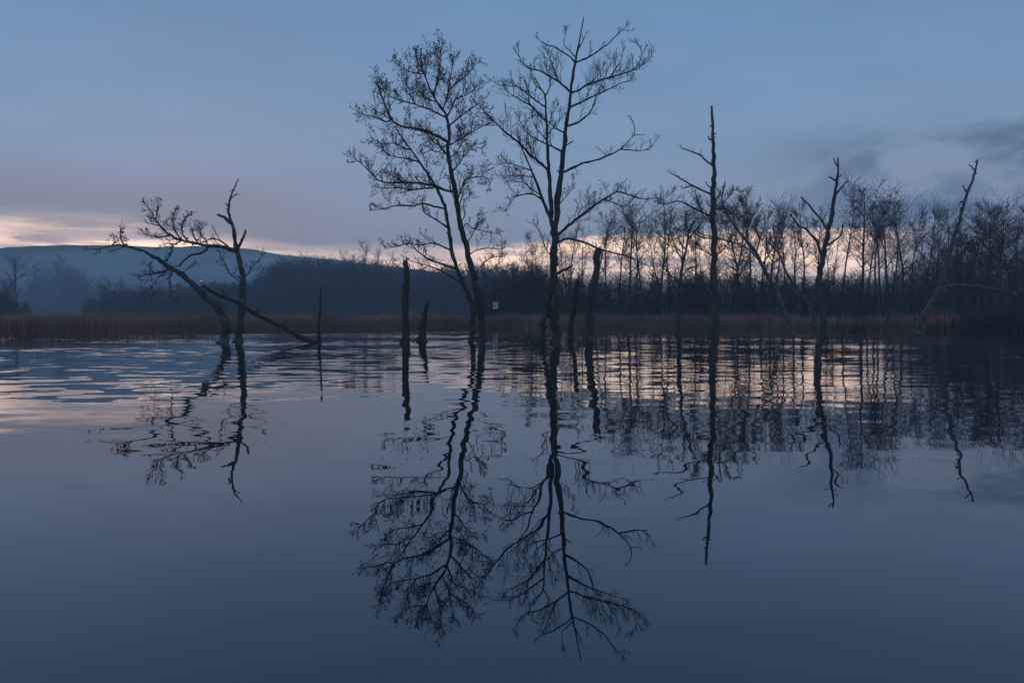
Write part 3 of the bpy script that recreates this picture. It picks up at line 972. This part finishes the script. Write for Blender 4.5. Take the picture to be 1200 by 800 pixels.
def reeds(name, label, pts, hmin, hmax, mat):
    n = len(pts)
    P = np.array(pts)
    z0 = np.full(n, -0.25)
    hmap = np.array([0.72 + 0.6 * noise.noise(Vector((p[0] * .12, p[1] * .12, 4))) + .5 * noise.noise(Vector((p[0] * .55, p[1] * .4, 6))) for p in pts])
    h = np.clip((rs.uniform(hmin, hmax, n) + np.where(rs.rand(n) < .06, .35, 0)) * (0.62 + .62 * hmap), .3, None)
    an = rs.uniform(0, 2 * math.pi, n)
    w = rs.uniform(.012, .03, n)
    ld = rs.uniform(0, 2 * math.pi, n)
    lean = rs.gamma(1.6, .14, n) * h
    b = np.stack([P[:, 0], P[:, 1], z0], 1)
    wd = np.stack([np.cos(an), np.sin(an), np.zeros(n)], 1) * w[:, None]
    lv = np.stack([np.cos(ld), np.sin(ld), np.zeros(n)], 1)
    mid = b + np.stack([0 * h, 0 * h, h * .6 + .25], 1) + lv * (lean * .3)[:, None]
    tip = b + np.stack([0 * h, 0 * h, h + .25 - lean * .25], 1) + lv * lean[:, None]
    th = np.stack([-np.sin(an), np.cos(an), np.zeros(n)], 1) * (w * .5)[:, None]
    V = np.stack([b - wd, b + wd, b + th, mid - wd * .8, mid + wd * .8, mid + th * .8, tip], 1)
    i = np.arange(n)[:, None] * 7
    tri = [(0, 1, 4), (0, 4, 3), (1, 2, 5), (1, 5, 4), (2, 0, 3), (2, 3, 5), (3, 4, 6), (4, 5, 6), (5, 3, 6)]
    Fc = np.concatenate([i + np.array([q]) for q in tri], 0)
    o = np_mesh(name, V.reshape(-1, 3), Fc, mat)
    return tag(o, label, 'reeds', kind='stuff')


pts = []
while len(pts) < 26000:
    x = rnd.uniform(-85, 95)
    s0 = shore_y(x)
    y = s0 + abs(rnd.gauss(0, 1)) * 9 - 1.5
    if abs(x) > y * .72 or (x > .50 * y and rnd.random() < .9):
        continue
    if noise.noise(Vector((x * .3, y * .3, 9))) < -.18 and y < s0 + 6:
        continue
    pts.append((x, y))
for k in range(70):                                   # tussocks
    x = rnd.uniform(-62, 46)
    cy_ = shore_y(x) + rnd.uniform(-3.5, 3)
    for q in range(rnd.randint(50, 130)):
        pts.append((rnd.gauss(x, .8), rnd.gauss(cy_, .6)))
for cx, cy, sx, sy, n in [(-37, 69, 2.6, 2.2, 900), (-41, 66, 1.4, 1.4, 320), (-30, 71, 2.5, 1.2, 260), (-55, 84, 3, 1.2, 300), (-13, 95, 4, .8, 240), (6, 97, 3, .8, 200), (14, 96, 4, 1, 260), (24, 95, 3, .8, 180), (-22, 90, 3, .8, 160), (32, 90, 2, .8, 120)]:
    for k in range(n):
        pts.append((rnd.gauss(cx, sx), rnd.gauss(cy, sy)))
reeds('reed_bed', 'rust brown dead reeds along the far shore', pts, 1.3, 2.15, m_reed)
pts = []
while len(pts) < 6000:
    x, y = rnd.uniform(38, 66), rnd.uniform(74, 92)
    if y > shore_y(x) - 1:
        pts.append((x, y))
m_sedge = plain_mat('dark_sedge', (0.028, 0.022, 0.018, 1), (0.06, 0.045, 0.032, 1), 0.6)
reeds('sedge', 'dark sedge growing through the tangle at the right edge', pts, .8, 1.7, m_sedge)

# hill
ridge = interp([(-900, 320), (-500, 306), (-200, 300), (0, 297), (50, 291), (100, 289), (150, 290), (200, 291), (270, 291), (300, 293), (322, 298), (350, 302), (400, 306), (430, 310), (500, 318), (580, 330), (680, 352), (800, 371), (2200, 373)])
V, nx, ny = [], 260, 44
for j in range(ny):
    y = 560 + 980 * j / (ny - 1)
    for i in range(nx):
        u = -900 + 2000 * i / (nx - 1)
        x = (u - 600) / F * 1000
        hr = CAMH + (HOR - ridge(u)) / F * 1000
        tt = (y - 560) / 440 if y <= 1000 else 1 - (y - 1000) / 540
        sh = max(0.0, tt)
        sh = sh * sh * (3 - 2 * sh)
        ns = noise.fractal(Vector((x * .006, y * .006, 2)), 1.0, 2.0, 4)
        nd = noise.noise(Vector((x * .08, y * .02, 5))) + .8 * noise.noise(Vector((x * .22, y * .05, 8)))
        z = hr * sh * (1 + .05 * ns * (1 - abs(sh)) * 2) + 1.1 * nd * sh + 1.6 * ns * sh
        V.append((x, y, z - 3.0 * (1 - sh) + 0.3))
Fc = [(j * nx + i, j * nx + i + 1, (j + 1) * nx + i + 1, (j + 1) * nx + i) for j in range(ny - 1) for i in range(nx - 1)]
m_hill, t = new_mat('hill_side')
out = t.n('ShaderNodeOutputMaterial')
bs = t.n('ShaderNodeBsdfPrincipled')
bs.inputs['Roughness'].default_value = 0.95
tc = t.n('ShaderNodeTexCoord')
n1 = t.n('ShaderNodeTexNoise', i_Scale=0.009, i_Detail=6.0, i_Roughness=.6)
t.l(tc.outputs['Object'], n1.inputs['Vector'])
vo = t.n('ShaderNodeTexVoronoi', i_Scale=0.015)
t.l(tc.outputs['Object'], vo.inputs['Vector'])
sep = t.n('ShaderNodeSeparateColor')
t.l(vo.outputs['Color'], sep.inputs[0])
c = t.mix(sep.outputs[0], (0.08, 0.09, 0.05, 1), (0.20, 0.21, 0.12, 1))
c = t.mix(t.ss(n1.outputs['Fac'], .48, .6), c, (0.045, 0.04, 0.03, 1))
t.l(c, bs.inputs['Base Color'])
t.l(bs.outputs[0], out.inputs[0])
tag(np_mesh('hill', np.array(V), np.array(Fc), m_hill, smooth=True), kind='structure')

# ------------------------------------------------------------------ small far things
m_lamp = plain_mat('lamp_glow', (0.8, 0.3, 0.12, 1), (0.8, 0.3, 0.12, 1), 1, emit=(1.0, 0.25, 0.12, 1), strength=3.5)
m_metal = plain_mat('lamp_metal', (0.12, 0.12, 0.12, 1), (0.2, 0.2, 0.2, 1), 4)
for u, v, dd, lab in [(183, 329, 300, 'small orange street lamp shining under the leaning tree, the left one of two'),
                      (236, 329, 300, 'small orange street lamp shining beyond the trees, the right one of two')]:
    p = at(u, v, dd)
    e = empty('street_lamp', Vector((p.x, p.y, .3)), lab, 'street lamp', 'street lamps at the foot of the hill')
    mb = MB()
    mb.tube([Vector((p.x, p.y + .6, 0)), Vector((p.x, p.y + .6, p.z + .3)), Vector((p.x, p.y + .3, p.z + .55)), Vector((p.x, p.y, p.z + .42))], [.09, .06, .05, .05], 8)
    mb.build('pole', m_metal, e)
    mb = MB()
    mb.box((p.x, p.y + .1, p.z + .30), (.34, .8, .12))
    mb.build('lamp_hood', m_metal, e, smooth=False)
    mb = MB()
    mb.blob(p, .26, Vector((0, 0, 1)), .8)
    mb.build('lamp_glass', m_lamp, e)

m_board = plain_mat('board_paint', (0.36, 0.42, 0.46, 1), (0.56, 0.6, 0.62, 1), 3)
m_mark = plain_mat('board_mark', (0.10, 0.11, 0.16, 1), (0.14, 0.15, 0.2, 1), 3)
p = at(580.5, 358, 112)
e = empty('notice_board', Vector((p.x, p.y, .2)), 'small white notice board in the reeds right of the two-stemmed alder', 'sign')
mb = MB()
mb.box((p.x, p.y, p.z), (.78, .04, .98))
mb.build('panel', m_board, e, smooth=False)
for dx in (-.3, .3):
    mb = MB()
    mb.box((p.x + dx, p.y + .06, p.z / 2 + .1), (.07, .07, p.z + 1.0))
    mb.build('post', M['wood'], e, smooth=False)
mb = MB()
mb.box((p.x - .04, p.y - .024, p.z - .02), (.14, .006, .34))
mb.box((p.x - .33, p.y - .024, p.z - .05), (.1, .006, .5))
mb.build('printed_mark', m_mark, e, smooth=False)

m_wall = plain_mat('pale_render', (0.40, 0.40, 0.39, 1), (0.48, 0.47, 0.46, 1), .5)
m_roof = plain_mat('slate_roof', (0.12, 0.12, 0.13, 1), (0.2, 0.2, 0.21, 1), .8)
m_glass = plain_mat('dark_pane', (0.12, 0.13, 0.14, 1), (0.15, 0.16, 0.17, 1), 1, rough=.15)
hx, hy = at(228, 318, 690).x, 690.0
hz = at(228, 321.5, 690).z
e = empty('farmhouse', Vector((hx, hy, hz)), 'pale distant house, faint in the haze at the foot of the hill', 'house')
mb = MB()
mb.box((hx, hy, hz + 2), (7, 6, 10))
mb.build('wall', m_wall, e, smooth=False)
mb = MB()
b = len(mb.v)
for x in (-3.8, 3.8):
    for y, z in ((-3.4, 6.98), (3.4, 6.98), (0, 9.6)):
        mb.v.append(Vector((hx + x, hy + y, hz + z)))
mb.f += [(0, 1, 2), (5, 4, 3), (0, 2, 5, 3), (2, 1, 4, 5), (1, 0, 3, 4)]
mb.build('roof', m_roof, e, smooth=False)
for dx in (-1.8, 1.8):
    for dz in (1.6, 4.6):
        mb = MB()
        mb.box((hx + dx, hy - 3.02, hz + dz), (1.1, .08, 1.4))
        mb.build('window', m_glass, e, smooth=False)

# ------------------------------------------------------------------ water
m_water, t = new_mat('lake_water')
out = t.n('ShaderNodeOutputMaterial')
bs = t.n('ShaderNodeBsdfPrincipled')
bs.inputs['Base Color'].default_value = (0.007, 0.014, 0.020, 1)
bs.inputs['Roughness'].default_value = 0.0
bs.inputs['IOR'].default_value = 1.75
tc = t.n('ShaderNodeTexCoord')
sx = t.n('ShaderNodeSeparateXYZ')
t.l(tc.outputs['Object'], sx.inputs[0])


def wnoise(scale, stretch, detail=2.0, rough=.5, seed=0.0):
    mp = t.n('ShaderNodeMapping')
    mp.inputs['Scale'].default_value = (stretch[0], stretch[1], 1)
    mp.inputs['Location'].default_value = (seed, seed * 1.7, seed * .3)
    t.l(tc.outputs['Object'], mp.inputs[0])
    nd = t.n('ShaderNodeTexNoise', i_Scale=scale, i_Detail=detail, i_Roughness=rough)
    t.l(mp.outputs[0], nd.inputs['Vector'])
    s = t.n('ShaderNodeSeparateColor')
    t.l(nd.outputs['Color'], s.inputs[0])
    return t.m('SUBTRACT', s.outputs[0], .5), t.m('SUBTRACT', s.outputs[1], .5)


# breeze patches: rougher water further out, smooth close to the viewer
far = t.ss(sx.outputs[1], 6.0, 24.0)
mid = t.ss(sx.outputs[1], 4.0, 13.0)
gx, gy = wnoise(.09, (.5, 1), 2, .5, 3.1)
patch = t.ss(gx, -.12, .12)
amp = t.m('MULTIPLY', far, t.m('ADD', .45, t.m('MULTIPLY', patch, .75)))
a1, b1 = wnoise(1.45, (.42, 1.0), 4, .58, 1.3)       # breeze ripples
a2, b2 = wnoise(1.5, (.6, 1.0), 1.5, .4, 7.7)     # small slop in all directions
a3, b3 = wnoise(.35, (.8, 1.0), 1, .4, 5.1)      # slow swell
sy = t.m('ADD', t.m('MULTIPLY', b1, t.m('ADD', t.m('MULTIPLY', mid, .02), t.m('MULTIPLY', amp, .07))),
         t.m('ADD', t.m('MULTIPLY', b2, t.m('ADD', .012, t.m('ADD', t.m('MULTIPLY', mid, .022), t.m('MULTIPLY', amp, .02)))), t.m('MULTIPLY', b3, .006)))
# facets turned to the viewer are the ones seen where the water is far and rough
sy = t.m('SUBTRACT', sy, t.m('MULTIPLY', t.m('MULTIPLY', amp, t.ss(sx.outputs[1], 12.0, 50.0)), .021))
sxx = t.m('ADD', t.m('MULTIPLY', a2, t.m('ADD', .010, t.m('ADD', t.m('MULTIPLY', mid, .015), t.m('MULTIPLY', amp, .018)))), t.m('MULTIPLY', a3, .024))
cb = t.n('ShaderNodeCombineXYZ', i_Z=1.0)
t.l(sxx, cb.inputs[0])
t.l(sy, cb.inputs[1])
vn = t.n('ShaderNodeVectorMath', operation='NORMALIZE')
t.l(cb.outputs[0], vn.inputs[0])
t.l(vn.outputs[0], bs.inputs['Normal'])
t.l(bs.outputs[0], out.inputs[0])
w = np_mesh('water', np.array([(-400, -40, 0), (400, -40, 0), (400, 130, 0), (-400, 130, 0)], float), np.array([(0, 1, 2, 3)]), m_water)
tag(w, kind='structure')

# ------------------------------------------------------------------ haze
HAZE = 0.00078
mb = MB()
mb.box((0, 825, 46.5), (4100, 1800, 97))
m_haze, t = new_mat('haze_air')
out = t.n('ShaderNodeOutputMaterial')
pv = t.n('ShaderNodeVolumePrincipled', i_Density=HAZE)
pv.inputs['Color'].default_value = (0.72, 0.90, 1.0, 1)
pv.inputs['Anisotropy'].default_value = 0.0
t.l(pv.outputs[0], out.inputs['Volume'])
m_haze.cycles.homogeneous_volume = True if hasattr(m_haze.cycles, 'homogeneous_volume') else None
hz_ = mb.build('haze', m_haze, smooth=False)
tag(hz_, 'thin blue evening haze over the lake', 'haze', kind='stuff')

# low mist lying in the valley at the foot of the hill
mist = MB()
nu, nv = 24, 10
for j in range(nv + 1):
    for i in range(nu):
        th, ph = math.pi * j / nv, 2 * math.pi * i / nu
        k = 1 + .12 * noise.noise(Vector((math.cos(ph) * 2, math.sin(ph) * 2, j * .4)))
        mist.v.append(Vector((-300 + 290 * k * math.sin(th) * math.cos(ph), 700 + 170 * k * math.sin(th) * math.sin(ph), 14 + 46 * math.cos(th))))
for j in range(nv):
    for i in range(nu):
        a, b_ = j * nu + i, j * nu + (i + 1) % nu
        mist.f.append((a, a + nu, b_ + nu, b_))
m_mist, t = new_mat('valley_mist')
out = t.n('ShaderNodeOutputMaterial')
pv = t.n('ShaderNodeVolumePrincipled', i_Density=0.0034)
pv.inputs['Color'].default_value = (0.86, 0.95, 1.0, 1)
t.l(pv.outputs[0], out.inputs['Volume'])
tag(mist.build('mist', m_mist), 'pale mist lying in the valley below the hill', 'mist', kind='stuff')

# ------------------------------------------------------------------ sky
SUN_AZ, SUN_EL = R(-23), R(1.6)          # just behind the hill, where the glow is
world = bpy.data.worlds.new('World')
sc.world = world
world.use_nodes = True
t = NT(world.node_tree)
out = t.n('ShaderNodeOutputWorld')
tc = t.n('ShaderNodeTexCoord')
sp = t.n('ShaderNodeSeparateXYZ')
t.l(tc.outputs['Generated'], sp.inputs[0])
el = t.m('MULTIPLY', t.m('ARCSINE', sp.outputs[2]), 57.2958)
az = t.m('MULTIPLY', t.m('ARCTAN2', sp.outputs[0], sp.outputs[1]), 57.2958)
cv = t.n('ShaderNodeCombineXYZ')
t.l(az, cv.inputs[0])
t.l(el, cv.inputs[1])


def snoise(sx_, sy_, detail=4.0, rough=.55, seed=0.0, dist=0.0):
    mp = t.n('ShaderNodeMapping')
    mp.inputs['Scale'].default_value = (sx_, sy_, 1)
    mp.inputs['Location'].default_value = (seed, seed * 2.3, 0)
    t.l(cv.outputs[0], mp.inputs[0])
    nd = t.n('ShaderNodeTexNoise', i_Scale=1.0, i_Detail=detail, i_Roughness=rough, i_Distortion=dist)
    t.l(mp.outputs[0], nd.inputs['Vector'])
    return nd.outputs['Fac']


broad = snoise(.035, .10, 4, .5, 2.0, .3)
fine = snoise(.12, .5, 5, .6, 9.0, .3)
streak = snoise(.09, 1.1, 5, .6, 4.0, .6)
elw = t.m('ADD', el, t.m('MULTIPLY', t.m('SUBTRACT', broad, .5), 6.0))
base = t.ramp(t.m('DIVIDE', elw, 45.0), [
    (0.0, srgb(143, 151, 170)), (0.10, srgb(140, 150, 172)), (0.17, srgb(133, 150, 173)), (0.27, srgb(121, 146, 178)), (0.38, srgb(109, 140, 176)),
    (0.50, srgb(101, 134, 172)), (0.7, srgb(93, 126, 166)), (1.0, srgb(86, 116, 156))])
# soft overcast mottling
bright = t.m('ADD', .91, t.m('MULTIPLY', t.m('ADD', t.m('MULTIPLY', broad, .62), t.m('MULTIPLY', fine, .38)), .6))
mulc = t.n('ShaderNodeVectorMath', operation='SCALE')
t.l(base, mulc.inputs[0])
t.l(bright, mulc.inputs['Scale'])
c = mulc.outputs[0]
# darker ragged bank at the right
dk = t.m('MULTIPLY', t.ss(az, 14.0, 27.0), t.m('MULTIPLY', t.ss(el, 5.0, 7.0), t.ss(el, 13.2, 10.5)))
dn = snoise(.11, .24, 5, .55, 12.4, .15)
c = t.mix(t.m('MULTIPLY', dk, t.ss(dn, .38, .54)), c, srgb(94, 116, 148))
c = t.mix(t.m('MULTIPLY', t.m('MULTIPLY', dk, t.ss(dn, .46, .36)), .25), c, srgb(150, 158, 184))
# grey-mauve cloud base above the glow at the left
lf = t.ss(az, -8.0, -20.0)
c = t.mix(t.m('MULTIPLY', t.m('MULTIPLY', lf, t.m('MULTIPLY', t.ss(el, 11.0, 7.5), t.ss(el, 3.0, 6.0))), .55), c, srgb(132, 138, 160))
# the band of afterglow
top = t.m('ADD', 5.3, t.m('ADD', t.m('MULTIPLY', t.ss(az, -12.0, -28.0), 1.55), t.m('MULTIPLY', t.ss(az, -2.0, 8.0), .85)))
edge = t.m('ADD', el, t.m('MULTIPLY', t.m('SUBTRACT', streak, .5), 2.6))
soft = t.m('ADD', .6, t.m('MULTIPLY', t.ss(az, 6.0, -18.0), 1.4))
g_top = t.ss(edge, top, t.m('SUBTRACT', top, soft))
g_bot = t.ss(el, 1.6, 3.6)
g_az = t.ss(az, 28.0, 22.0)
glow = t.m('MULTIPLY', t.m('MULTIPLY', g_top, g_bot), g_az)
tex = t.m('ADD', .25, t.m('MULTIPLY', t.ss(streak, .34, .60), .75))
patchy = t.m('ADD', t.m('MULTIPLY', t.ss(snoise(.13, .75, 5, .6, 21.7, .3), .40, .55), .65), .35)
keep = t.ss(az, -20.0, -4.0)
tex = t.m('MULTIPLY', tex, t.m('MAXIMUM', patchy, keep))
glow = t.m('MULTIPLY', glow, tex)
gc = t.ramp(streak, [(0.3, srgb(236, 194, 178)), (0.5, srgb(250, 210, 182)), (0.7, srgb(255, 228, 196))])
gs = t.n('ShaderNodeVectorMath', operation='SCALE')
t.l(gc, gs.inputs[0])
t.l(t.m('ADD', 2.2, t.m('MULTIPLY', t.ss(el, 6.5, 3.0), 1.5)), gs.inputs['Scale'])
c = t.mix(glow, c, gs.outputs[0])
# below the horizon: dim land and water
c = t.mix(t.ss(el, -0.2, -3.0), c, srgb(50, 62, 78))
bg = t.n('ShaderNodeBackground', i_Strength=1.0)
t.l(c, bg.inputs['Color'])
sky = t.n('ShaderNodeTexSky')
sky.sky_type = 'NISHITA'
sky.sun_disc = False
sky.sun_elevation = SUN_EL
sky.sun_rotation = SUN_AZ
bg2 = t.n('ShaderNodeBackground', i_Strength=0.008)
t.l(sky.outputs[0], bg2.inputs['Color'])
ad = t.n('ShaderNodeAddShader')
t.l(bg.outputs[0], ad.inputs[0])
t.l(bg2.outputs[0], ad.inputs[1])
t.l(ad.outputs[0], out.inputs['Surface'])
world.cycles.sampling_method = 'MANUAL'
world.cycles.sample_map_resolution = 512

sun = bpy.data.lights.new('sun', 'SUN')
sun.energy = 0.3
sun.angle = R(0.53)
sun.color = (1.0, 0.82, 0.66)
so = bpy.data.objects.new('sun', sun)
sd = Vector((math.sin(SUN_AZ) * math.cos(SUN_EL), math.cos(SUN_AZ) * math.cos(SUN_EL), math.sin(SUN_EL)))
so.rotation_euler = sd.to_track_quat('Z', 'Y').to_euler()
so.location = sd * 100
col.objects.link(so)

# ------------------------------------------------------------------ camera and render
cam = bpy.data.cameras.new('camera')
cam.sensor_width = 36.0
cam.sensor_fit = 'HORIZONTAL'
cam.lens = F / 1200.0 * 36.0
cam.clip_start = 0.1
cam.clip_end = 9000
co = bpy.data.objects.new('camera', cam)
co.location = (0, 0, CAMH)
co.rotation_euler = (math.pi / 2 - PITCH, 0, 0)
col.objects.link(co)
sc.camera = co

for o in bpy.data.objects:
    if '_w' in o:
        del o['_w']
vs = sc.view_settings
sc.display_settings.display_device = 'sRGB'
vs.view_transform = 'Standard'
vs.look = 'None'
vs.exposure = 0.0
vs.gamma = 1.0
vs.use_curve_mapping = False
sc.render.engine = 'CYCLES'
cy = sc.cycles
cy.use_denoising = True
try:
    cy.denoiser = 'OPENIMAGEDENOISE'
except Exception:
    pass
cy.max_bounces = 5
cy.diffuse_bounces = 2
cy.glossy_bounces = 3
cy.volume_bounces = 1
cy.transparent_max_bounces = 8
cy.filter_width = 1.5
